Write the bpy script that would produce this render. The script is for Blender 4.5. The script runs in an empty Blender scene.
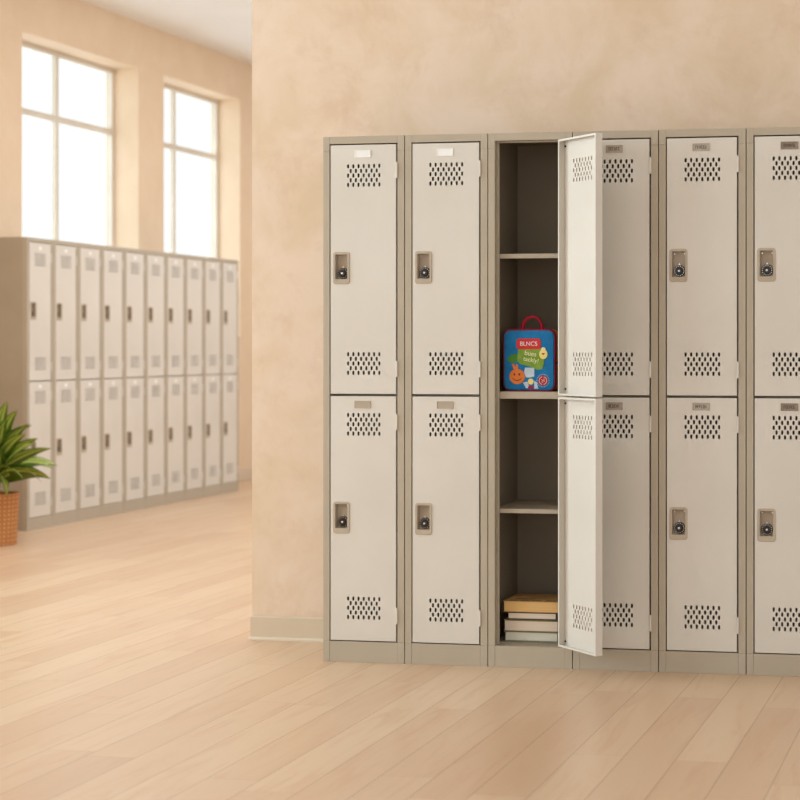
import bpy, bmesh, math, random
from mathutils import Vector, Matrix
R = math.radians
random.seed(7)
scene = bpy.context.scene
col = scene.collection

# ------------------------------------------------------------------ camera
AZ = -0.1739
cam_d = bpy.data.cameras.new('camera'); cam = bpy.data.objects.new('camera', cam_d); col.objects.link(cam)
cam.location = (2.3730, -6.0081, 1.1341)
cam.rotation_euler = (R(90), 0, -AZ)
cam_d.sensor_width = 36; cam_d.lens = 36*1764.266/800
cam_d.shift_x = -(685.3-400)/800; cam_d.shift_y = -(400-345.0)/800
cam_d.clip_end = 200
cam_d.dof.use_dof = True; cam_d.dof.focus_distance = 6.15; cam_d.dof.aperture_fstop = 3.4
scene.camera = cam
scene.view_settings.view_transform = 'Standard'; scene.view_settings.look = 'None'
scene.view_settings.gamma = 1; scene.view_settings.use_curve_mapping = False
scene.view_settings.exposure = -0.745

# ------------------------------------------------------------------ materials
def srgb(r, g, b):
    f = lambda c: (c/255/12.92) if c/255 <= .04045 else ((c/255+.055)/1.055)**2.4
    return (f(r), f(g), f(b), 1)
def base_mat(name, rgb, rough=.5, spec=.5, metal=0.):
    m = bpy.data.materials.new(name); m.use_nodes = True
    b = m.node_tree.nodes['Principled BSDF']
    b.inputs['Base Color'].default_value = srgb(*rgb)
    b.inputs['Roughness'].default_value = rough
    b.inputs['Specular IOR Level'].default_value = spec
    b.inputs['Metallic'].default_value = metal
    return m, m.node_tree.nodes, m.node_tree.links, b
def noisy(name, rgb, rgb2, scale=6., rough=.5, spec=.5, metal=0., bump=0., bscale=60., detail=5., lo=.35, hi=.65):
    m, N, L, b = base_mat(name, rgb, rough, spec, metal)
    tc = N.new('ShaderNodeTexCoord'); n = N.new('ShaderNodeTexNoise')
    n.inputs['Scale'].default_value = scale; n.inputs['Detail'].default_value = detail
    r = N.new('ShaderNodeValToRGB')
    r.color_ramp.elements[0].position = lo; r.color_ramp.elements[1].position = hi
    r.color_ramp.elements[0].color = srgb(*rgb); r.color_ramp.elements[1].color = srgb(*rgb2)
    L.new(tc.outputs['Object'], n.inputs['Vector']); L.new(n.outputs['Fac'], r.inputs['Fac'])
    L.new(r.outputs['Color'], b.inputs['Base Color'])
    if bump:
        n2 = N.new('ShaderNodeTexNoise'); n2.inputs['Scale'].default_value = bscale
        bp = N.new('ShaderNodeBump'); bp.inputs['Strength'].default_value = bump; bp.inputs['Distance'].default_value = .002
        L.new(tc.outputs['Object'], n2.inputs['Vector']); L.new(n2.outputs['Fac'], bp.inputs['Height'])
        L.new(bp.outputs['Normal'], b.inputs['Normal'])
    return m
M = {}
M['frame'] = noisy('frame_paint', (182,169,149), (188,175,155), 3, .5, .35, bump=.05, bscale=300)
M['door'] = noisy('door_paint', (218,211,199), (224,217,206), 2.5, .45, .35, bump=.05, bscale=300)
M['latch'] = noisy('latch_paint', (180,163,142), (190,174,153), 8, .4, .5)
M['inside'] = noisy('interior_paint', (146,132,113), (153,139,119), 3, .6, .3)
M['dial'] = noisy('dial_black', (38,33,30), (50,44,40), 20, .3, .5)
M['chrome'] = noisy('chrome', (205,198,188), (225,220,212), 20, .25, .5, metal=1.)
M['plate_white'] = noisy('plate_white', (246,244,240), (252,250,247), 20, .35, .5)
M['plate_metal'] = noisy('plate_metal', (170,158,142), (186,174,158), 60, .4, .5, metal=.35)
M['plate_dark'] = noisy('plate_dark', (138,122,106), (152,136,120), 60, .4, .5, metal=.35)
M['ink'] = noisy('ink', (70,58,48), (84,70,58), 40, .6, .3)
M['rubber'] = noisy('rubber', (30,28,26), (40,37,34), 40, .7, .3)
M['ceiling'] = noisy('ceiling_paint', (246,245,242), (249,248,246), 2, .8, .2, bump=.05)
M['wframe'] = noisy('window_paint', (214,203,186), (222,212,196), 4, .5, .4)
M['base'] = noisy('baseboard_paint', (214,195,170), (220,202,178), 3, .5, .4)
M['shoe'] = noisy('shoe_trim', (224,209,186), (230,216,194), 3, .45, .4)

def plaster(name, a, b_, c):
    m, N, L, b = base_mat(name, a, .75, .25)
    tc = N.new('ShaderNodeTexCoord')
    n1 = N.new('ShaderNodeTexNoise'); n1.inputs['Scale'].default_value = 3.6; n1.inputs['Detail'].default_value = 8; n1.inputs['Roughness'].default_value = .62; n1.inputs['Distortion'].default_value = .5
    r1 = N.new('ShaderNodeValToRGB')
    r1.color_ramp.elements[0].position = .36; r1.color_ramp.elements[1].position = .62
    r1.color_ramp.elements[0].color = srgb(*a); r1.color_ramp.elements[1].color = srgb(*b_)
    n2 = N.new('ShaderNodeTexNoise'); n2.inputs['Scale'].default_value = 6; n2.inputs['Detail'].default_value = 10; n2.inputs['Roughness'].default_value = .7; n2.inputs['Distortion'].default_value = .35
    r2 = N.new('ShaderNodeValToRGB'); r2.color_ramp.elements[0].position = .52; r2.color_ramp.elements[1].position = .72
    r2.color_ramp.elements[0].color = (0,0,0,1); r2.color_ramp.elements[1].color = (.42,.42,.42,1)
    mx = N.new('ShaderNodeMixRGB'); mx.inputs['Color2'].default_value = srgb(*c)
    for n in (n1, n2): L.new(tc.outputs['Object'], n.inputs['Vector'])
    L.new(n1.outputs['Fac'], r1.inputs['Fac']); L.new(n2.outputs['Fac'], r2.inputs['Fac'])
    L.new(r1.outputs['Color'], mx.inputs['Color1']); L.new(r2.outputs['Color'], mx.inputs['Fac'])
    L.new(mx.outputs['Color'], b.inputs['Base Color'])
    bp = N.new('ShaderNodeBump'); bp.inputs['Strength'].default_value = .12; bp.inputs['Distance'].default_value = .004
    L.new(n2.outputs['Fac'], bp.inputs['Height']); L.new(bp.outputs['Normal'], b.inputs['Normal'])
    return m
M['plaster'] = plaster('plaster', (226,201,171), (236,213,191), (211,178,152))
M['wall_far'] = plaster('wall_paint', (228,202,172), (232,208,179), (226,198,166))

def wood_floor():
    W, OFF = .1465, .633
    m, N, L, b = base_mat('wood_floor', (214,178,142), .32, .5)
    def math_(op, a, bb=None, c=None):
        n = N.new('ShaderNodeMath'); n.operation = op
        for i, v in enumerate((a, bb, c)):
            if v is None: continue
            if isinstance(v, (int, float)): n.inputs[i].default_value = v
            else: L.new(v, n.inputs[i])
        return n.outputs[0]
    tc = N.new('ShaderNodeTexCoord'); sp = N.new('ShaderNodeSeparateXYZ'); L.new(tc.outputs['Object'], sp.inputs[0])
    xs = math_('DIVIDE', math_('SUBTRACT', sp.outputs[0], OFF), W)
    ix = math_('FLOOR', xs); fx = math_('SUBTRACT', xs, ix)
    wn = N.new('ShaderNodeTexWhiteNoise'); wn.noise_dimensions = '1D'; L.new(math_('ADD', ix, 13.37), wn.inputs['W'])
    ys = math_('ADD', math_('DIVIDE', sp.outputs[1], 1.35), math_('MULTIPLY', wn.outputs['Value'], 7.))
    iy = math_('FLOOR', ys); fy = math_('SUBTRACT', ys, iy)
    wn2 = N.new('ShaderNodeTexWhiteNoise'); wn2.noise_dimensions = '2D'
    cb = N.new('ShaderNodeCombineXYZ'); L.new(ix, cb.inputs[0]); L.new(iy, cb.inputs[1]); L.new(cb.outputs[0], wn2.inputs['Vector'])
    # grain: noise stretched along the plank, shifted for every plank
    gv = N.new('ShaderNodeCombineXYZ')
    L.new(math_('MULTIPLY', sp.outputs[0], 17.), gv.inputs[0])
    L.new(math_('ADD', math_('MULTIPLY', sp.outputs[1], 1.5), math_('MULTIPLY', wn2.outputs['Value'], 40.)), gv.inputs[1])
    L.new(math_('MULTIPLY', wn2.outputs['Value'], 17.), gv.inputs[2])
    g = N.new('ShaderNodeTexNoise'); g.inputs['Scale'].default_value = 1.; g.inputs['Detail'].default_value = 6; g.inputs['Roughness'].default_value = .6; g.inputs['Distortion'].default_value = 1.2
    L.new(gv.outputs[0], g.inputs['Vector'])
    gl = N.new('ShaderNodeVectorMath'); gl.operation = 'MULTIPLY'; gl.inputs[1].default_value = (.22, .5, 1); L.new(gv.outputs[0], gl.inputs[0])
    g2 = N.new('ShaderNodeTexNoise'); g2.inputs['Scale'].default_value = 1.; g2.inputs['Detail'].default_value = 3; L.new(gl.outputs[0], g2.inputs['Vector'])
    ramp = N.new('ShaderNodeValToRGB'); cr = ramp.color_ramp
    cr.elements[0].position = 0; cr.elements[0].color = srgb(203,166,134)
    cr.elements[1].position = 1; cr.elements[1].color = srgb(224,197,166)
    e = cr.elements.new(.45); e.color = srgb(216,185,153)
    tone = math_('ADD', math_('MULTIPLY', wn2.outputs['Value'], .46), math_('ADD', math_('MULTIPLY', g.outputs['Fac'], .3), math_('MULTIPLY', g2.outputs['Fac'], .7)))
    L.new(math_('SUBTRACT', tone, .26), ramp.inputs['Fac'])
    # sparse reddish streaks
    r3 = N.new('ShaderNodeValToRGB'); r3.color_ramp.elements[0].position = .50; r3.color_ramp.elements[1].position = .72
    r3.color_ramp.elements[0].color = (0,0,0,1); r3.color_ramp.elements[1].color = (.5,.5,.5,1)
    L.new(g.outputs['Fac'], r3.inputs['Fac'])
    mx = N.new('ShaderNodeMixRGB'); mx.inputs['Color2'].default_value = srgb(200,152,118)
    L.new(r3.outputs['Color'], mx.inputs['Fac']); L.new(ramp.outputs['Color'], mx.inputs['Color1'])
    # seams
    ex = math_('LESS_THAN', math_('MINIMUM', fx, math_('SUBTRACT', 1., fx)), .0010/W)
    ey = math_('LESS_THAN', math_('MINIMUM', fy, math_('SUBTRACT', 1., fy)), .0012/1.35)
    seam = math_('MAXIMUM', ex, math_('MULTIPLY', ey, .45))
    mx2 = N.new('ShaderNodeMixRGB'); mx2.inputs['Color2'].default_value = srgb(128,92,66)
    L.new(math_('MULTIPLY', seam, .75), mx2.inputs['Fac']); L.new(mx.outputs['Color'], mx2.inputs['Color1'])
    L.new(mx2.outputs['Color'], b.inputs['Base Color'])
    rr = math_('ADD', .29, math_('MULTIPLY', g.outputs['Fac'], .12)); L.new(rr, b.inputs['Roughness'])
    bp = N.new('ShaderNodeBump'); bp.inputs['Strength'].default_value = .08; bp.inputs['Distance'].default_value = .001
    L.new(g.outputs['Fac'], bp.inputs['Height']); L.new(bp.outputs['Normal'], b.inputs['Normal'])
    return m
M['floor'] = wood_floor()

def glass():
    m = bpy.data.materials.new('window_glass'); m.use_nodes = True; N = m.node_tree.nodes; L = m.node_tree.links
    N.clear(); o = N.new('ShaderNodeOutputMaterial'); mx = N.new('ShaderNodeMixShader')
    t = N.new('ShaderNodeBsdfTransparent'); t.inputs[0].default_value = (.97,.98,.97,1)
    g = N.new('ShaderNodeBsdfGlossy'); g.inputs['Roughness'].default_value = .02
    mx.inputs[0].default_value = .06
    L.new(t.outputs[0], mx.inputs[1]); L.new(g.outputs[0], mx.inputs[2]); L.new(mx.outputs[0], o.inputs[0])
    return m
M['glass'] = glass()

# ------------------------------------------------------------------ mesh helper
class MB:
    def __init__(s): s.bm = bmesh.new()
    def box(s, x0, x1, y0, y1, z0, z1, bev=0., seg=1):
        t = bmesh.new()
        bmesh.ops.create_cube(t, size=1)
        for v in t.verts: v.co = Vector(((x0+x1)/2+v.co.x*(x1-x0), (y0+y1)/2+v.co.y*(y1-y0), (z0+z1)/2+v.co.z*(z1-z0)))
        if bev: bmesh.ops.bevel(t, geom=t.edges[:], offset=bev, segments=seg, affect='EDGES', profile=.5)
        s._add(t); return s
    def _add(s, t):
        me = bpy.data.meshes.new('tmp'); t.to_mesh(me); t.free(); s.bm.from_mesh(me); bpy.data.meshes.remove(me)
    def prism(s, pts, axis, a, b):
        """2D outline extruded along an axis ('y': pts are x,z)"""
        def P(p, t):
            return {'y': (p[0], t, p[1]), 'x': (t, p[0], p[1]), 'z': (p[0], p[1], t)}[axis]
        A = [s.bm.verts.new(P(p, a)) for p in pts]; B = [s.bm.verts.new(P(p, b)) for p in pts]
        n = len(pts)
        s.bm.faces.new(A); s.bm.faces.new(B[::-1])
        for i in range(n): s.bm.faces.new((A[i], A[(i+1) % n], B[(i+1) % n], B[i]))
        return s
    def tube(s, path, rad, n=10, cap=True):
        rings = []
        for i, p in enumerate(path):
            p = Vector(p); d = (Vector(path[min(i+1, len(path)-1)])-Vector(path[max(i-1, 0)])).normalized()
            up = Vector((0, 0, 1)) if abs(d.z) < .9 else Vector((0, 1, 0))
            u = d.cross(up).normalized(); v = d.cross(u)
            r = rad[i] if isinstance(rad, (list, tuple)) else rad
            rings.append([s.bm.verts.new(p+u*r*math.cos(2*math.pi*k/n)+v*r*math.sin(2*math.pi*k/n)) for k in range(n)])
        for a, b in zip(rings, rings[1:]):
            for k in range(n): s.bm.faces.new((a[k], a[(k+1) % n], b[(k+1) % n], b[k]))
        if cap: s.bm.faces.new(rings[0]); s.bm.faces.new(rings[-1][::-1])
        return s
    def lathe(s, prof, n=32, axis='z', c=(0, 0, 0)):
        rings = []
        for r, h in prof:
            ring = []
            for k in range(n):
                a = 2*math.pi*k/n; q = (r*math.cos(a), r*math.sin(a))
                co = {'z': (q[0], q[1], h), 'y': (q[0], h, q[1])}[axis]
                ring.append(s.bm.verts.new(Vector(co)+Vector(c)))
            rings.append(ring)
        for a, b in zip(rings, rings[1:]):
            for k in range(n): s.bm.faces.new((a[k], a[(k+1) % n], b[(k+1) % n], b[k]))
        s.bm.faces.new(rings[0]); s.bm.faces.new(rings[-1][::-1])
        return s
    def mesh(s, name, mat, smooth=None):
        bmesh.ops.recalc_face_normals(s.bm, faces=s.bm.faces[:])
        me = bpy.data.meshes.new(name); s.bm.to_mesh(me); s.bm.free(); me.materials.append(mat)
        if smooth is not None:
            for p in me.polygons: p.use_smooth = True
            if smooth: me.set_sharp_from_angle(angle=R(smooth))
        return me
    def build(s, name, mat, parent=None, smooth=None):
        return link(name, s.mesh(name, mat, smooth), parent)
def link(name, me, parent=None, loc=None):
    o = bpy.data.objects.new(name, me); col.objects.link(o)
    if parent: o.parent = parent
    if loc: o.location = loc
    return o
def tag(o, label, cat, group=None):
    o['label'] = label; o['category'] = cat
    if group: o['group'] = group
    return o
def thing(name, label, cat, loc=(0, 0, 0), rz=0, group=None):
    o = bpy.data.objects.new(name, None); col.objects.link(o); o.location = loc; o.rotation_euler = (0, 0, rz)
    o.empty_display_size = .1
    return tag(o, label, cat, group)
def struct(o): o['kind'] = 'structure'; return o
def rrect(x0, x1, z0, z1, r, n=5):
    pts = []
    for cx, cz, a0 in ((x1-r, z1-r, 0), (x0+r, z1-r, 90), (x0+r, z0+r, 180), (x1-r, z0+r, 270)):
        for i in range(n+1):
            a = R(a0+90*i/n); pts.append((cx+r*math.cos(a), cz+r*math.sin(a)))
    return pts

# ------------------------------------------------------------------ room
CEIL = 3.515; XL = -3.85; YW = .40; XE = -.448
struct(MB().box(-4.1, 7, -13, 12.2, -.12, 0).build('floor', M['floor']))
struct(MB().box(-4.1, 7, -13, 12.2, CEIL, CEIL+.15).build('ceiling', M['ceiling']))
struct(MB().box(XE, 7, YW, YW+.22, 0, CEIL).build('wall_front', M['plaster']))
struct(MB().box(-4.1, 7, 12.0, 12.2, 0, CEIL).build('wall_far', M['wall_far']))
# window wall on the left: y0, y1, sill, head
WINS = [(6.514, 7.885, 1.2, 3.185), (4.528, 6.109, 1.2, 3.172), 
        (.1, 1.6, .9, 3.172), (-1.8, -.2, .9, 3.172), (-3.9, -2.3, .9, 3.172), (-6.0, -4.4, .9, 3.172)]
wl = MB(); edges = [12.0]
T = .26
for y0, y1, s, h in WINS:
    wl.box(XL-T, XL, y1, edges[-1], 0, CEIL); edges.append(y0)
    wl.box(XL-T, XL, y0, y1, 0, s); wl.box(XL-T, XL, y0, y1, h, CEIL)
wl.box(XL-T, XL, -13, edges[-1], 0, CEIL)
struct(wl.build('wall_left', M['wall_far']))
for i, (y0, y1, s, h) in enumerate(WINS):
    X0, X1 = XL-.235, XL-.195
    f = MB(); fw = .028
    f.box(X0, X1, y0, y0+fw, s, h); f.box(X0, X1, y1-fw, y1, s, h)
    f.box(X0, X1, y0+fw, y1-fw, s, s+.04); f.box(X0, X1, y0+fw, y1-fw, h-.035, h)
    w = struct(f.build('window_%d' % (i+1), M['wframe']))
    ym = y0+(y1-y0)*.5 if i else 7.097
    b = MB(); b.box(X0+.004, X1-.004, ym-.02, ym+.02, s+.04, h-.035)
    zt = 2.705
    b.box(X0+.004, X1-.004, y0+fw, ym-.02, zt-.022, zt+.022); b.box(X0+.004, X1-.004, ym+.02, y1-fw, zt-.022, zt+.022)
    b.build('glazing_bar', M['wframe'], w)
    MB().box(X0+.017, X0+.021, y0+fw*.7, y1-fw*.7, s+.03, h-.025).build('pane', M['glass'], w)
    MB().box(XL-.195, XL+.015, y0+.002, y1-.002, s-.012, s+.012, .004).build('window_sill', M['wframe'], w)
# baseboards
bb = MB()
bb.prism([(YW, 0), (YW-.007, 0), (YW-.007, .086), (YW-.003, .091), (YW, .091)], 'x', XE-.004, 7)
bb.box(XE-.004, XE, YW, YW+.22, 0, .091)
o = struct(bb.build('baseboard_front', M['base']))
sh = MB(); sh.prism([(YW-.007, .0), (YW-.018, 0), (YW-.018, .006), (YW-.013, .010), (YW-.007, .012)], 'x', XE-.006, 7)
struct(sh.build('trim_1', M['shoe']))
bl = MB(); bl.box(XL, XL+.012, 6.95, 12.0, 0, .09, .003); bl.box(XL, XL+.012, -13, 3.84, 0, .09, .003)
struct(bl.build('baseboard_left', M['base']))

# ------------------------------------------------------------------ lockers
W = .3065; WF = .305; D = .385
TD = .027                      # depth of a door pan
HX = .2777                     # hinge line in the locker
DL = .0283                     # left edge of a door

def hole_cells(mb, x0, x1, zr, holes, hw, hh, t):
    """strip x0..x1, zr with slots centred at (x,z); front at y=0, back at y=t"""
    z0, z1 = zr; xs = sorted(holes)
    bm = mb.bm
    def quad(pts):
        for y in (0, t): bm.faces.new([bm.verts.new((p[0], y, p[1])) for p in pts])
    if not xs: quad([(x0, z0), (x1, z0), (x1, z1), (x0, z1)]); return
    zc = (z0+z1)/2
    p = (xs[1]-xs[0])/2
    lo = x0
    quad([(x0, z0), (xs[0]-p, z0), (xs[0]-p, z1), (x0, z1)])
    quad([(xs[-1]+p, z0), (x1, z0), (x1, z1), (xs[-1]+p, z1)])
    for x in xs:
        c = hw*.8
        oct_ = [(x+hw, zc-hh+c), (x+hw, zc+hh-c), (x+hw-c, zc+hh), (x-hw+c, zc+hh), (x-hw, zc+hh-c), (x-hw, zc-hh+c), (x-hw+c, zc-hh), (x+hw-c, zc-hh)]
        l, r_ = x-p, x+p
        quad([(r_, z0), (r_, z1), oct_[1], oct_[0]])
        quad([(r_, z1), (l, z1), oct_[3], oct_[2]]); quad([(r_, z1), oct_[2], oct_[1]])
        quad([(l, z1), (l, z0), oct_[5], oct_[4]]); quad([(l, z1), oct_[4], oct_[3]])
        quad([(l, z0), (r_, z0), oct_[7], oct_[6]]); quad([(l, z0), oct_[6], oct_[5]]); quad([(r_, z0), oct_[0], oct_[7]])
        for i in range(8):
            a, b = oct_[i], oct_[(i+1) % 8]
            bm.faces.new([bm.verts.new((a[0], 0, a[1])), bm.verts.new((b[0], 0, b[1])), bm.verts.new((b[0], t, b[1])), bm.verts.new((a[0], t, a[1]))])

def door_mesh(z0, z1, perfs, latch, opened=False):
    """mesh of a door pan, x relative to the hinge line"""
    x0, x1 = DL-HX, .2755-HX; t = .0014
    mb = MB(); cx = .1540-HX
    pitch, rp, hw, hh = .0195, .0166, .0037, .0079
    marks = []
    for za, zb in sorted(perfs):
        zc = (za+zb)/2
        for k in range(5):
            n = 7 if k % 2 == 0 else 6
            zz = zc+(k-2)*rp
            marks.append((zz-rp/2, zz+rp/2, [cx+(j-(n-1)/2)*pitch for j in range(n)]))
    lx0, lx1, lz0, lz1 = .0428-HX, .0966-HX, latch[0]+.014, latch[1]-.004
    rows = [(a, b, h, None) for a, b, h in marks]
    if not opened: rows.append((lz0, lz1, None, 1))
    rows.sort(key=lambda q: q[0]); z = z0
    for a, b, h, l in rows:
        if a > z+1e-6: hole_cells(mb, x0, x1, (z, a), [], hw, hh, t)
        if l:
            hole_cells(mb, x0, lx0, (a, b), [], hw, hh, t); hole_cells(mb, lx1, x1, (a, b), [], hw, hh, t)
        else: hole_cells(mb, x0, x1, (a, b), h, hw, hh, t)
        z = b
    hole_cells(mb, x0, x1, (z, z1), [], hw, hh, t)
    # flanges and return lip
    f = .0014; lip = .007
    mb.box(x0, x0+f, 0, TD, z0, z1); mb.box(x1-f, x1, 0, TD, z0, z1)
    mb.box(x0+f, x1-f, 0, TD, z0, z0+f); mb.box(x0+f, x1-f, 0, TD, z1-f, z1)
    mb.box(x0+f, x0+lip, TD-f, TD, z0+f, z1-f); mb.box(x1-lip, x1-f, TD-f, TD, z0+f, z1-f)
    mb.box(x0+lip, x1-lip, TD-f, TD, z0+f, z0+lip); mb.box(x0+lip, x1-lip, TD-f, TD, z1-lip, z1-f)
    bmesh.ops.remove_doubles(mb.bm, verts=mb.bm.verts[:], dist=1e-6)
    return mb.mesh('door', M['door'])

def latch_meshes(latch):
    x0, x1 = .0392-HX, .1015-HX; z0, z1 = latch; z1 += .003
    ix0, ix1, iz0, iz1 = .0465-HX, .0948-HX, z0+.0165, z1-.0075
    mb = MB(); bm = mb.bm
    def ring(pts, y): return [bm.verts.new((p[0], y, p[1])) for p in pts]
    o0 = rrect(x0, x1, z0, z1, .009); o1 = rrect(x0+.0015, x1-.0015, z0+.0015, z1-.0015, .008)
    i0 = rrect(ix0, ix1, iz0, iz1, .005); i1 = rrect(ix0+.0015, ix1-.0015, iz0+.0015, iz1-.0015, .004)
    rs = [ring(o0, 0), ring(o0, -.0022), ring(o1, -.0034), ring(i0, -.0034), ring(i1, -.0018), ring(i1, .021)]
    for a, b in zip(rs, rs[1:]):
        n = len(a)
        for k in range(n): bm.faces.new((a[k], a[(k+1) % n], b[(k+1) % n], b[k]))
    bm.faces.new(rs[-1])
    recess = mb.mesh('latch_recess', M['latch'], 35)
    cx = (ix0+ix1)/2; zc = iz0+.0225
    d = MB()
    d.lathe([(.0205, .0205), (.0205, .0165), (.0190, .0145), (.0130, .0140), (.0118, .008), (.0105, .0068), (.003, .0066), (.001, .0066)], 28, 'y', (cx, 0, zc))
    for k in range(14):       # knurls round the knob
        a = 2*math.pi*k/14
        x, z = cx+.0118*math.cos(a), zc+.0118*math.sin(a)
        d.box(x-.0012, x+.0012, .0085, .0138, z-.0012, z+.0012)
    dial = d.mesh('combination_lock', M['dial'], 40)
    c = MB()
    for k in range(14):       # tick marks of the dial
        a = 2*math.pi*k/14; x, z = cx+.0165*math.cos(a), zc+.0165*math.sin(a)
        c.box(x-.0013, x+.0013, .0132, .0146, z-.0013, z+.0013)
    out = [recess, dial, c.mesh('dial_markings', M['chrome'], 40)]
    c = MB(); c.lathe([(.0042, .0067), (.0038, .0055), (.001, .0050)], 16, 'y', (cx, 0, zc)); out.append(c.mesh('knob_cap', M['chrome'], 40))
    c = MB(); c.prism([(cx-.0045, zc+.0195), (cx+.0045, zc+.0195), (cx, zc+.0275)], 'y', .0175, .0205); out.append(c.mesh('pointer', M['chrome']))
    for sx in (-1, 1):
        c = MB(); c.lathe([(.0032, .0205), (.0028, .0185), (.001, .0183)], 12, 'y', (cx+sx*.018, 0, iz1-.009)); out.append(c.mesh('screw', M['chrome'], 40))
    return out

def hinge_mesh():
    mb = MB(); mb.tube([(0, 0, -.0285), (0, 0, .0285)], .0036, 10); mb.box(-.0055, -.001, -.0006, .0008, -.0285, .0285)
    return mb.mesh('hinge', M['door'], 40)
HINGE = hinge_mesh()
def plate_mesh(mat, frame=True):
    mb = MB(); mb.box(-.030, .030, -.0016, 0, -.013, .013, .0006)
    if frame:
        mb.box(-.030, .030, -.0028, -.0014, .0105, .013); mb.box(-.030, .030, -.0028, -.0014, -.013, -.0105)
        mb.box(-.030, -.0272, -.0028, -.0014, -.0105, .0105); mb.box(.0272, .030, -.0028, -.0014, -.0105, .0105)
    return mb.mesh('name_plate', mat)
def plate_ink(seed, n=6):
    """the worn, unreadable stamping on a plate"""
    rnd = random.Random(seed); mb = MB(); x = -.020; w = .040/n
    for k in range(n):
        a = x+k*w
        mb.box(a, a+.0014, -.0021, -.0015, -.0055, .0055)
        if rnd.random() < .7: mb.box(a+.0014, a+w*.72, -.0021, -.0015, .0040, .0055)
        if rnd.random() < .6: mb.box(a+.0014, a+w*.72, -.0021, -.0015, -.0055, -.0040)
        if rnd.random() < .5: mb.box(a+.0014, a+w*.6, -.0021, -.0015, -.0008, .0008)
        if rnd.random() < .4: mb.box(a+w*.6, a+w*.78, -.0021, -.0015, -.0040, .0040)
    return mb.mesh('stamped_lettering', M['ink'])

class Kit:
    """shared meshes of a locker of height H"""
    def __init__(s, H, w, cm):
        s.w = w; s.cm = cm; k = H/1.88; s.H = H; s.k = k
        s.zm = .9555*k
        s.lo = (.0768, s.zm-.003); s.up = (s.zm+.003, H-.0295)
        s.latch = {'up': (1.352*k, 1.4637*k), 'lo': (.4605*k, .570*k)}
        s.perf = {'up': [(1.6985*k, 1.7815*k), (1.0275*k, 1.1085*k)], 'lo': [(.8105*k, .8910*k), (.155*k, .2335*k)]}
        s.hz = {'up': [1.757*k, 1.0487*k], 'lo': [.860*k, .1695*k]}
        s.pz = {'up': H-.063, 'lo': .9215*k}
        s.door = {q: door_mesh(*getattr(s, q), s.perf[q], s.latch[q]) for q in ('up', 'lo')}
        s.lm = {q: latch_meshes(s.latch[q]) for q in ('up', 'lo')}
        s.carcass, s.frame, s.plinth, s.shelves = s.body()
        s._open = {}
    def open_door(s, q):
        if q not in s._open: s._open[q] = door_mesh(getattr(s, q)[0]+(.006 if q == 'lo' else 0), getattr(s, q)[1], s.perf[q], s.latch[q], True)
        return s._open[q]
    def body(s):
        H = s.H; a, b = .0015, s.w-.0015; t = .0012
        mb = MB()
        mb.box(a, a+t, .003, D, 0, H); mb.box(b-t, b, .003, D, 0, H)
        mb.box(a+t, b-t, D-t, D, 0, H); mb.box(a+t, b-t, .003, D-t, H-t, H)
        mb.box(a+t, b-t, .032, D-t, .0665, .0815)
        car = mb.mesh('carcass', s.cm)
        f = MB(); bv = .0008
        f.box(a, .0255, 0, .030, .0745, H-.0525, bv); f.box(.2800, b, 0, .030, .0745, H-.0525, bv)
        f.box(a, .0255, 0, .030, H-.0520, H, bv); f.box(.2800, b, 0, .030, H-.0520, H, bv)
        f.box(.0255, .2800, 0, .030, H-.0260, H, bv)
        f.box(.0255, .0335, .030, .034, .0745, H-.026); f.box(.2600, .2800, .030, .034, .0745, H-.026)   # door stops
        f.box(.0335, .2600, .030, .034, H-.031, H-.026)
        f.box(.035, .265, .0342, .036, s.zm-.0115, s.zm+.0135, bv)                                          # centre rail
        fr = f.mesh('face_frame', M['frame'])
        p = MB(); p.box(a, .0255, 0, .032, 0, .0740, bv); p.box(.2800, b, 0, .032, 0, .0740, bv); p.box(.0258, .2797, .0008, .032, 0, .0740, bv)
        pl = p.mesh('plinth', M['frame'])
        sh = []
        for z, th in ((s.zm+.0135, .0245), (1.457*s.k, .016), (.5535*s.k, .0145)):
            q = MB(); y0 = .036 if th == .0245 else .040
            q.box(a+t, b-t, y0, D-t, z-.0012, z); q.box(a+t, b-t, y0, y0+.0012, z-th, z-.0012); q.box(a+t, b-t, y0+.0012, y0+.013, z-th, z-th+.0012)
            sh.append(q.mesh('shelf', M['frame']))
        return car, fr, pl, sh
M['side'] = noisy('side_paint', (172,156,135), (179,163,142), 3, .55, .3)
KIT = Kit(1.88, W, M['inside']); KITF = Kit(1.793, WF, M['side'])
PW = plate_mesh(M['plate_white']); PD = plate_mesh(M['latch']); PM = plate_mesh(M['plate_metal']); PK = plate_mesh(M['plate_dark'])
MINI = MB(); MINI.box(-.016, .016, -.0018, 0, -.010, .010, .0006); MINI = MINI.mesh('name_plate', M['plate_white'])

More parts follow.
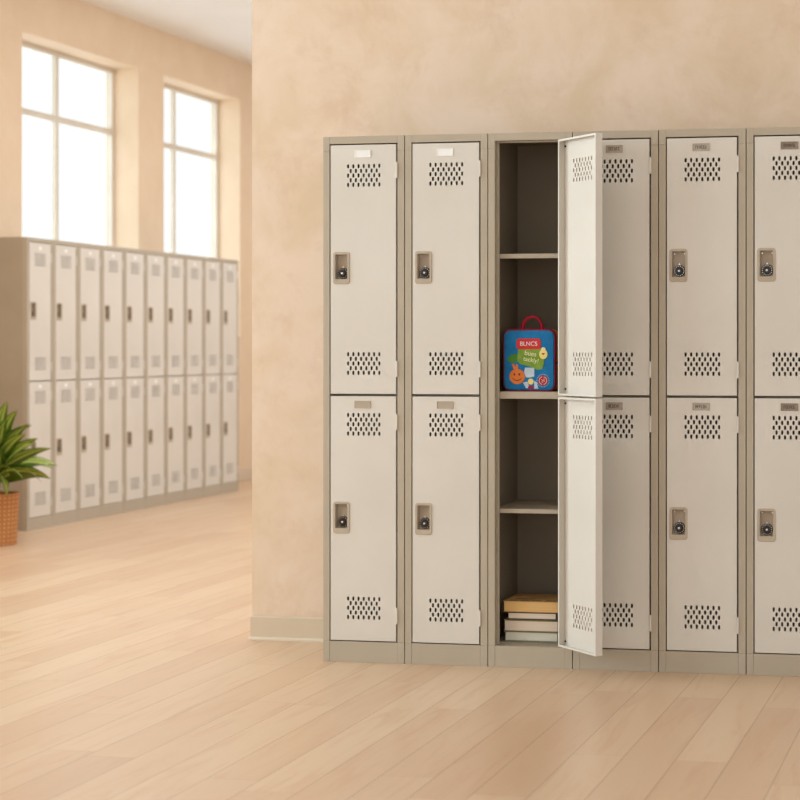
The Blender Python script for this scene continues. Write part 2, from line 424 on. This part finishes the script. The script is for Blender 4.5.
def locker(kit, loc, rz, label, group, plates=(None, None), inks=(None, None), open_=0, shelves=False):
    t = thing('locker', label, 'locker', loc, rz, group)
    link('carcass', kit.carcass, t); link('face_frame', kit.frame, t); link('plinth', kit.plinth, t)
    if shelves:
        for me in kit.shelves: link('shelf', me, t)
    else: link('shelf', kit.shelves[0], t)
    for q, pm, ink in (('up', plates[0], inks[0]), ('lo', plates[1], inks[1])):
        d = link('door', kit.open_door(q) if open_ else kit.door[q], t, (HX, 0, 0))
        if open_: d.rotation_euler = (0, 0, R(open_))
        if not open_:
            for me in (kit.lm[q] if kit is KIT else kit.lm[q][:2]): link(me.name.split('.')[0], me, d)
        else:
            x0, x1 = .0396-HX, .0998-HX; z0, z1 = kit.latch[q]
            MB().prism(rrect(x0, x1, z0, z1, .009), 'y', -.003, 0).build('latch_plate', M['latch'], d, 35)
            MB().lathe([(.0205, -.003), (.0185, -.007), (.0145, -.008), (.0135, -.015), (.012, -.017), (.001, -.0172)], 28, 'y', ((x0+x1)/2, 0, z0+.04)).build('combination_lock', M['dial'], d, 40)
            z0, z1 = getattr(kit, q)
            for z in (z0+.022, z1-.022): MB().lathe([(.0035, .0014), (.003, .005), (.001, .0055)], 12, 'y', (-.0115, 0, z)).build('bumper', M['rubber'], d, 40)
        for z in kit.hz[q]: link('hinge', HINGE, d, (.0008, -.0030, z))
        if pm:
            p = link('name_plate', pm, d, (.150-HX, 0, kit.pz[q]))
            if ink is not None and kit is KIT:
                e = link('stamped_lettering', plate_ink(ink), d, (.150-HX, -.0002, kit.pz[q]))
    return t
NG = 'near row of two-tier lockers against the plaster wall'
near = [
 dict(label='closed two-tier locker at left end of the near row, with plain white upper plate', plates=(PW, PD), inks=(None, None)),
 dict(label='closed two-tier locker second from left in the near row, just left of the open locker', plates=(PW, PD), inks=(None, None)),
 dict(label='open locker with both doors swung out, holding a blue backpack above and books below', plates=(PD, PD), open_=134.8, shelves=True),
 dict(label='closed two-tier locker half hidden behind the swung-out doors of its open neighbour', plates=(PM, PM), inks=(3, 4)),
 dict(label='closed two-tier locker with grey metal name plates, whole in view right of the open doors', plates=(PM, PM), inks=(5, 6)),
 dict(label='closed two-tier locker with dark name plates, cut off by right edge of the photo', plates=(PK, PK), inks=(7, 8)),
]
for k, d in enumerate(near):
    locker(KIT, (k*W-.0028, 0, 0), 0, d['label'], NG, d['plates'], d.get('inks', (None, None)), d.get('open_', 0), d.get('shelves', False))
FG = 'far row of two-tier lockers under the windows'
ordn = ['first locker of the far row, at its near end beside the potted plant',
        'second locker of the far row counting from the potted plant', 'third locker of the far row counting from the potted plant',
        'fourth locker of the far row counting from the potted plant', 'fifth locker of the far row counting from the potted plant',
        'sixth locker of the far row counting from the potted plant', 'fourth locker of the far row counting from its far right end',
        'third locker of the far row counting from its far right end', 'second to last locker of the far row, next to its far right end',
        'last locker of the far row, at its far right end by the plaster corner']
for k in range(10):
    locker(KITF, (-3.4354, 3.8816+k*WF, 0), R(90), ordn[k], FG, (MINI, MINI))

# ------------------------------------------------------------------ backpack on the middle shelf
def text_mesh(body, size, mat, name, parent, loc, rot=0.):
    cu = bpy.data.curves.new(name, 'FONT'); cu.body = body; cu.size = size; cu.align_x = 'CENTER'; cu.align_y = 'CENTER'; cu.extrude = .0004
    cu.offset = 0
    t = bpy.data.objects.new(name, cu); col.objects.link(t)
    me = bpy.data.meshes.new_from_object(t.evaluated_get(bpy.context.evaluated_depsgraph_get()))
    bpy.data.objects.remove(t)
    me.transform(Matrix.Translation(loc) @ Matrix.Rotation(rot, 4, 'Y') @ Matrix.Rotation(R(90), 4, 'X'))
    me.materials.clear(); me.materials.append(mat)
    return link(name, me, parent)
for n, c, c2 in (('blue', (8,112,172), (14,126,188)), ('navy', (24,70,120), (28,80,132)), ('red', (206,46,50), (216,56,58)), ('magenta', (150,28,58), (164,34,66)),
                 ('yellow', (226,150,40), (236,168,52)), ('green', (112,152,48), (140,172,66)), ('leafg', (60,120,40), (78,140,48)), ('cream', (244,232,186), (250,240,200)),
                 ('orange', (226,120,50), (234,132,60)), ('white', (232,232,232), (240,240,240)), ('brown', (110,40,24), (120,48,30)), ('badge', (172,30,36), (182,38,42)), ('handle', (176,22,48), (188,30,56)), ('pale', (190,208,222), (206,220,230)), ('chick', (246,222,130), (250,230,150))):
    M['b_'+n] = noisy('bag_'+n, c, c2, 30, .55, .3)
bag = thing('backpack', "child's blue backpack with red handle and smiling orange face on the middle locker shelf", 'backpack', (.7425, .125, .9692))
BW, BH, BD = .0965, .222, .062       # half width, height, half depth
def shell(prof, name, mat, parent, smooth=50):
    """rounded-rectangle sections: (y, x0, x1, z0, z1, r)"""
    mb = MB(); rings = [[mb.bm.verts.new((p[0], y, p[1])) for p in rrect(x0, x1, z0, z1, r, 6)] for y, x0, x1, z0, z1, r in prof]
    for a, b in zip(rings, rings[1:]):
        n = len(a)
        for k in range(n): mb.bm.faces.new((a[k], a[(k+1) % n], b[(k+1) % n], b[k]))
    mb.bm.faces.new(rings[0]); mb.bm.faces.new(rings[-1][::-1])
    return mb.build(name, mat, parent, smooth)
YF = -BD
shell([(YF, -BW+.012, BW-.012, .012, BH-.012, .018), (YF+.001, -BW+.007, BW-.007, .007, BH-.007, .021), (YF+.010, -BW+.004, BW-.004, .003, BH-.004, .024)], 'front_panel', M['b_blue'], bag)
shell([(YF+.006, -BW+.002, BW-.002, .002, BH-.002, .026), (YF+.010, -BW, BW, 0, BH, .028), (YF+.020, -BW, BW, 0, BH, .028), (YF+.024, -BW+.002, BW-.002, .002, BH-.002, .026)], 'front_piping', M['b_magenta'], bag)
shell([(YF+.022, -BW+.003, BW-.003, .003, BH-.003, .026), (0, -BW+.001, BW-.001, .002, BH-.001, .028), (BD-.014, -BW+.003, BW-.003, .003, BH-.003, .026)], 'side_gusset', M['b_yellow'], bag)
shell([(BD-.016, -BW+.001, BW-.001, .001, BH-.001, .028), (BD-.006, -BW, BW, 0, BH, .028), (BD, -BW+.008, BW-.008, .008, BH-.008, .022)], 'back_panel', M['b_magenta'], bag)
mb = MB()
mb.box(-BW+.001, -BW-.0012, YF+.026, BD-.018, .098, .106); mb.box(BW-.002, BW+.0012, YF+.026, BD-.018, .098, .106)
mb.build('side_band', M['b_magenta'], bag)
hd = []
for i in range(15):
    a = math.pi*i/14; hd.append((-.002-.036*math.cos(a), -.005, BH-.006+.050*math.sin(a)**.8))
mb = MB(); mb.tube(hd, [.0085-.0035*math.sin(math.pi*i/14) for i in range(15)], 8); mb.build('handle', M['b_handle'], bag, 60)
yf = YF
def patch(name, pts, mat, y=.0016, parent=bag): return MB().prism(pts, 'y', yf-y, yf+.001).build(name, mat, parent)
def circ(x, z, r, n=24, sq=1.): return [(x+r*math.cos(2*math.pi*k/n), z+r*sq*math.sin(2*math.pi*k/n)) for k in range(n)]
def rot(pts, c, a): return [(c[0]+(p[0]-c[0])*math.cos(a)-(p[1]-c[1])*math.sin(a), c[1]+(p[0]-c[0])*math.sin(a)+(p[1]-c[1])*math.cos(a)) for p in pts]
# px -> bag coordinates measured from the photograph: x = (px-528.5)*.00372, z = (390-py)*.00362
px = lambda u, v: ((u-529.6)*.00372, (389.6-v)*.00366)
def ppx(l): return [px(*q) for q in l]
x0, z1 = px(517.6, 338.2); x1, z0 = px(541.6, 348.7)
lab = patch('title_badge', rrect(x0, x1, z0, z1, .010), M['b_red'], .0030)
text_mesh('BLNCS', .0215, M['b_white'], 'title_lettering', lab, ((x0+x1)/2, yf-.0034, (z0+z1)/2))
gp = patch('green_patch', ppx([(519.5, 348), (541, 348), (545.5, 351), (544.5, 364), (542.5, 368), (538, 368.6), (533, 366), (521, 363), (518.4, 360), (518.8, 352)]), M['b_green'], .0020)
c = px(531.5, 353.0); text_mesh('bues', .024, M['b_cream'], 'script_lettering', gp, (c[0], yf-.0024, c[1]), R(8))
c = px(532.0, 359.0); text_mesh('tackly!', .022, M['b_cream'], 'script_lettering', gp, (c[0], yf-.0024, c[1]), R(10))
patch('leaf_print', ppx([(508, 359), (511, 354.5), (516, 353), (518.8, 354), (518.4, 360), (515, 362), (511, 361.5)]), M['b_leafg'], .0012)
# smiling orange face
c = px(518.3, 375.2)
fc = patch('orange_face', circ(c[0], c[1], .0285, 28, .95), M['b_orange'], .0024)
fm = MB()
for dx in (-.010, .008): fm.prism(circ(c[0]+dx, c[1]+.008, .0034, 12, 1.3), 'y', yf-.0030, yf-.002)
sm = [(c[0]+.017*math.cos(a), c[1]-.002+.013*math.sin(a)) for a in [R(200+140*i/10) for i in range(11)]]
sm2 = [(p[0], p[1]+.0030) for p in sm[::-1]]
fm.prism(sm+sm2, 'y', yf-.0030, yf-.002); fm.build('printed_smile', M['b_brown'], fc)
patch('stalk_print', ppx([(514.5, 368), (513, 363), (515, 362.5), (516.5, 366), (517.5, 363), (519, 364), (519, 368.4)]), M['b_orange'], .0018)
# pale figure and balloon shapes
patch('pale_print', ppx([(526, 366.5), (535, 366.5), (535, 375), (531, 376), (527, 376), (525, 371)]), M['b_pale'], .0010)
patch('pale_print', ppx([(524, 381), (528, 380), (531, 386.5), (527, 386.5)]), M['b_pale'], .0010)
patch('pale_print', ppx([(535, 379), (537.5, 381), (539, 387), (535, 387)]), M['b_pale'], .0010)
c = px(531.6, 380); patch('round_print', circ(c[0], c[1], .0105), M['b_chick'], .0016)
patch('magenta_print', ppx([(529.5, 384), (534, 384), (535, 387.2), (528.5, 387.2)]), M['b_magenta'], .0018)
# pale chick shape with a dark beak
c = px(544, 353.5)
ch = patch('chick_print', circ(c[0], c[1], .0150, 20, 1.15), M['b_chick'], .0036)
patch('chick_head', circ(c[0], c[1]+.017, .0080, 16), M['b_cream'], .0032)
MB().prism([(c[0]-.006, c[1]+.003), (c[0], c[1]-.003), (c[0]+.006, c[1]+.003), (c[0]+.003, c[1]+.0045), (c[0], c[1]+.003), (c[0]-.003, c[1]+.0045)], 'y', yf-.0042, yf-.003).build('heart_print', M['b_brown'], ch)
# round red badge with white rings
c = px(543.6, 379)
bd = patch('round_badge', circ(c[0], c[1], .0185, 28), M['b_badge'], .0016)
rg = MB()
for k in range(24):
    a = 2*math.pi*k/24
    rg.prism(circ(c[0]+.0222*math.cos(a), c[1]+.0222*math.sin(a), .0012, 6), 'y', yf-.0016, yf+.001)
for k in range(18):
    if k in (4, 13): continue
    a, b = 2*math.pi*k/18, 2*math.pi*(k+.92)/18
    rg.prism([(c[0]+r*math.cos(t), c[1]+r*math.sin(t)) for r, t in ((.0130, a), (.0148, a), (.0148, b), (.0130, b))], 'y', yf-.0021, yf-.001)
for dx, dz, w, h in ((-.005, .004, .004, .0016), (.004, .005, .005, .0016), (0, .000, .007, .0016), (-.002, -.005, .006, .0016), (.005, -.002, .002, .003)):
    rg.box(c[0]+dx-w/2, c[0]+dx+w/2, yf-.0021, yf-.001, c[1]+dz-h/2, c[1]+dz+h/2)
rg.build('badge_ring', M['b_white'], bd)

# ------------------------------------------------------------------ books on the locker floor
def paper(name, a, b_):
    m, N, L, b = base_mat(name, a, .8, .2)
    tc = N.new('ShaderNodeTexCoord'); mp = N.new('ShaderNodeMapping'); mp.inputs['Scale'].default_value = (2, 2, 900)
    n = N.new('ShaderNodeTexNoise'); n.inputs['Scale'].default_value = 1; n.inputs['Detail'].default_value = 2
    r = N.new('ShaderNodeValToRGB'); r.color_ramp.elements[0].position = .3; r.color_ramp.elements[1].position = .7
    r.color_ramp.elements[0].color = srgb(*a); r.color_ramp.elements[1].color = srgb(*b_)
    L.new(tc.outputs['Object'], mp.inputs[0]); L.new(mp.outputs[0], n.inputs['Vector']); L.new(n.outputs['Fac'], r.inputs['Fac']); L.new(r.outputs['Color'], b.inputs['Base Color'])
    return m
P_tan = paper('pages_tan', (220,176,112), (236,196,134)); P_pink = paper('pages_pink', (228,210,190), (240,226,208)); P_cream = paper('pages_cream', (226,208,188), (238,222,204)); P_pale = paper('pages_pale', (222,218,200), (234,231,215))
C_tan = noisy('cover_tan', (186,142,84), (206,164,104), 14, .55, .35); C_dark = noisy('cover_dark', (66,52,44), (80,64,54), 20, .5, .4)
C_olive = noisy('cover_olive', (112,100,58), (126,114,70), 20, .5, .4); C_green = noisy('cover_green', (120,138,104), (132,150,116), 20, .5, .4); C_brown = noisy('cover_print', (96,66,48), (110,78,58), 30, .5, .4)
def book(label, x, z, w, th, dp, y, cov, pg, spine='back', rz=0., ct=.0022):
    t = thing('book', label, 'book', (x, y, z), R(rz), 'books stacked on the locker floor')
    c = MB()
    c.box(0, w, 0, dp, 0, ct, .0006); c.box(0, w, 0, dp, th-ct, th, .0006)
    if spine == 'back': c.box(0, w, dp-ct, dp, ct, th-ct)
    else: c.box(w-ct, w, 0, dp, ct, th-ct)
    c.build('cover', cov, t)
    p = MB(); e = .0035
    # slightly waved page block
    bm = p.bm; n = 12; x0, x1 = e, (w-e if spine == 'back' else w-ct); y0, y1 = e, (dp-ct if spine == 'back' else dp-e)
    p.box(x0, x1, y0, y1, ct, th-ct)
    p.build('page_block', pg, t)
    return t
Z0 = .0820
book('bottom book of the stack in the open locker, pale pages and thin green covers', .652, Z0, .196, .033, .21, .066, C_green, P_pale)
book('thick cream-paged book with olive covers, second from the bottom of the stack', .650, Z0+.033, .200, .043, .215, .064, C_olive, P_cream, rz=-.5, ct=.004)
book('thin book with dark covers, directly under the tan book on top of the stack', .664, Z0+.076, .180, .0275, .19, .064, C_dark, P_pink, 'right', .4, ct=.0042)
tb = book('thick tan book on top of the stack in the open locker', .648, Z0+.1035, .205, .0385, .19, .062, C_tan, P_tan, rz=-.3, ct=.0016)
mb = MB()
for k, (a, b, y) in enumerate(((.02, .050, .012), (.058, .095, .008), (.100, .140, .010), (.06, .13, .028), (.146, .195, .008), (.03, .10, .06), (.15, .19, .03))):
    mb.box(a, b, y, y+.010, .0384, .0388)
mb.build('cover_print', C_brown, tb)

# ------------------------------------------------------------------ potted plant
def basket():
    m, N, L, b = base_mat('woven_basket', (196,128,72), .7, .25)
    tc = N.new('ShaderNodeTexCoord'); sp = N.new('ShaderNodeSeparateXYZ'); L.new(tc.outputs['Object'], sp.inputs[0])
    def ma(op, a, c=None):
        n = N.new('ShaderNodeMath'); n.operation = op
        for i, v in enumerate((a, c)):
            if v is None: continue
            if isinstance(v, (int, float)): n.inputs[i].default_value = v
            else: L.new(v, n.inputs[i])
        return n.outputs[0]
    ang = ma('ARCTAN2', sp.outputs[1], sp.outputs[0])
    u = ma('SINE', ma('MULTIPLY', ang, 30.)); v = ma('SINE', ma('MULTIPLY', sp.outputs[2], 2*math.pi/.024))
    w = ma('MULTIPLY', ma('ADD', ma('MULTIPLY', u, v), ma('ADD', ma('MULTIPLY', u, .6), ma('MULTIPLY', v, .6))), .5)
    r = N.new('ShaderNodeValToRGB'); r.color_ramp.elements[0].position = .25; r.color_ramp.elements[1].position = .8
    r.color_ramp.elements[0].color = srgb(168,106,60); r.color_ramp.elements[1].color = srgb(220,160,102)
    L.new(ma('ADD', ma('MULTIPLY', w, .5), .5), r.inputs['Fac']); L.new(r.outputs['Color'], b.inputs['Base Color'])
    bp = N.new('ShaderNodeBump'); bp.inputs['Strength'].default_value = .5; bp.inputs['Distance'].default_value = .004
    L.new(w, bp.inputs['Height']); L.new(bp.outputs['Normal'], b.inputs['Normal'])
    return m
M['basket'] = basket(); M['soil'] = noisy('soil', (62,44,32), (84,62,46), 40, .9, .1, bump=.5)
def leaf_mat():
    m, N, L, b = base_mat('leaf', (70,120,30), .4, .4)
    uv = N.new('ShaderNodeUVMap'); sp = N.new('ShaderNodeSeparateXYZ'); L.new(uv.outputs[0], sp.inputs[0])
    r = N.new('ShaderNodeValToRGB'); cr = r.color_ramp
    g1, g2 = srgb(82,108,24), srgb(196,204,104)
    cr.elements[0].position = 0; cr.elements[0].color = g1; cr.elements[1].position = 1; cr.elements[1].color = g1
    for p, c in ((.24, srgb(92,118,28)), (.28, g2), (.37, g2), (.41, srgb(104,130,34)), (.5, srgb(140,160,56)), (.59, srgb(104,130,34)), (.63, g2), (.72, g2), (.76, srgb(92,118,28))):
        e = cr.elements.new(p); e.color = c
    L.new(sp.outputs[0], r.inputs['Fac'])
    n = N.new('ShaderNodeTexNoise'); n.inputs['Scale'].default_value = 14
    hs = N.new('ShaderNodeHueSaturation'); L.new(r.outputs['Color'], hs.inputs['Color'])
    mm = N.new('ShaderNodeMapRange'); mm.inputs['To Min'].default_value = .75; mm.inputs['To Max'].default_value = 1.25
    L.new(n.outputs['Fac'], mm.inputs['Value']); L.new(mm.outputs[0], hs.inputs['Value']); L.new(hs.outputs[0], b.inputs['Base Color'])
    return m
M['leaf'] = leaf_mat(); M['stem'] = noisy('stem', (96,116,48), (120,136,64), 30, .6, .3)
PX, PY = -3.235, 3.19
plant = thing('potted_plant', 'green strap-leaved potted plant in a woven orange-brown basket beside the far lockers', 'plant', (PX, PY, 0))
MB().lathe([(.118, 0), (.124, .004), (.130, .15), (.137, .278), (.140, .284), (.140, .292), (.134, .294), (.128, .288), (.127, .262), (.01, .262)], 48).build('basket_pot', M['basket'], plant, 40)
MB().lathe([(.1265, .2625), (.1265, .268), (.06, .276), (.004, .278)], 32).build('soil', M['soil'], plant, 60)
st = MB()
for dx, dy, h in ((0, 0, .22), (.035, -.02, .16), (-.03, .025, .18)):
    st.tube([(dx, dy, .268), (dx*1.2, dy*1.2, .268+h*.5), (dx*1.3, dy*1.3, .268+h)], [.011, .009, .006], 10)
st.build('stem', M['stem'], plant, 50)
def leaf(base, az, L_, wid, elev, droop, rollv):
    mb = MB(); bm = mb.bm; n = 14; uvl = bm.loops.layers.uv.new('UVMap'); rows = []
    p = Vector(base); h = Vector((math.cos(az), math.sin(az), 0)); e = elev; side = Vector((-math.sin(az), math.cos(az), 0))
    for i in range(n+1):
        t = i/n
        w = wid*(math.sin(math.pi*min(1, (t*.93+.07))**.8)**.75)*(1-.15*t) if t < 1 else .0006
        w = max(w, .0006) if t > .04 else wid*.28
        d = h*math.cos(e)+Vector((0, 0, 1))*math.sin(e); nrm = side.cross(d)*-1
        row = []
        for j in range(5):
            s = (j-2)/2
            row.append((bm.verts.new(p+side*(s*w)+nrm*(abs(s)*w*.28*-1+s*w*rollv)), (j/4, t)))
        rows.append(row); p = p+d*(L_/n); e -= droop/n*(.5+1.1*t)
    for a, b in zip(rows, rows[1:]):
        for j in range(4):
            f = bm.faces.new((a[j][0], a[j+1][0], b[j+1][0], b[j][0]))
            for lp, q in zip(f.loops, (a[j], a[j+1], b[j+1], b[j])): lp[uvl].uv = q[1]
    o = mb.build('leaf', M['leaf'], plant, 0)
    sd = o.modifiers.new('Solidify', 'SOLIDIFY'); sd.thickness = .0012
    return o
rl = random.Random(12)
K = 24
for i in range(K):
    az = i*2.39996; lev = i/K
    stem = [(0, 0, .22), (.035, -.02, .16), (-.03, .025, .18)][i % 3]
    bz = .30+stem[2]*(.35+.65*lev)
    leaf((stem[0]*1.25, stem[1]*1.25, bz), az, .27+.10*rl.random()+.05*(1-lev), .038+.012*rl.random(), R(22+52*lev+rl.uniform(-8, 8)), R(75-20*lev+rl.uniform(-15, 20)), rl.choice((-1, 1))*rl.uniform(.4, 1.1))
# the leaves that reach out to the right in front of the lockers
for az, L_, w, el, dr, z in ((R(-14), .385, .040, 36, 92, .36), (R(4), .37, .040, 36, 40, .42), (R(-22), .33, .036, 50, 45, .46), (R(12), .31, .034, 66, 45, .46), (R(-38), .27, .042, 28, 150, .38), (R(-60), .33, .042, 68, 80, .44), (R(-8), .34, .038, 80, 50, .48), (R(-30), .36, .038, 84, 50, .50), (R(-75), .26, .044, 40, 150, .42)):
    leaf((.01, -.01, z), az, L_, w, R(el), R(dr), -.75)

# ------------------------------------------------------------------ light
w = bpy.data.worlds.new('World'); scene.world = w; w.use_nodes = True
bg = w.node_tree.nodes['Background']; bg.inputs[0].default_value = (.96, 1, 1.03, 1); bg.inputs[1].default_value = 2.1
def area(name, loc, rot, sx, sy, power, color):
    d = bpy.data.lights.new(name, 'AREA'); d.shape = 'RECTANGLE'; d.size = sx; d.size_y = sy; d.energy = power; d.color = color
    o = bpy.data.objects.new(name, d); col.objects.link(o); o.location = loc; o.rotation_euler = rot
    return o
for i, (y0, y1, s, h) in enumerate(WINS):
    p = [26, 26, 70, 190, 190, 190][i]
    area('daylight', (XL-.6, (y0+y1)/2, (s+h)/2), (0, R(-90), 0), h-s, y1-y0, p, (.85, 1, 1.13))
for y in (2.2, 5.2, 8.2):
    area('hall_fill_area', (-1.35, y, CEIL-.02), (0, 0, 0), .6, 1.2, 46, (.93, 1, 1.07))  # added out-of-view fill to brighten the far lockers, no fixture here
    d = bpy.data.lights.new('hall_fill_point', 'POINT'); d.energy = 46; d.color = (.92, 1, 1.09); d.shadow_soft_size = .16  # added unseen fill that also lifts the ceiling and window wall
    o = bpy.data.objects.new('hall_fill_point', d); col.objects.link(o); o.location = (-1.0, y, 2.95)
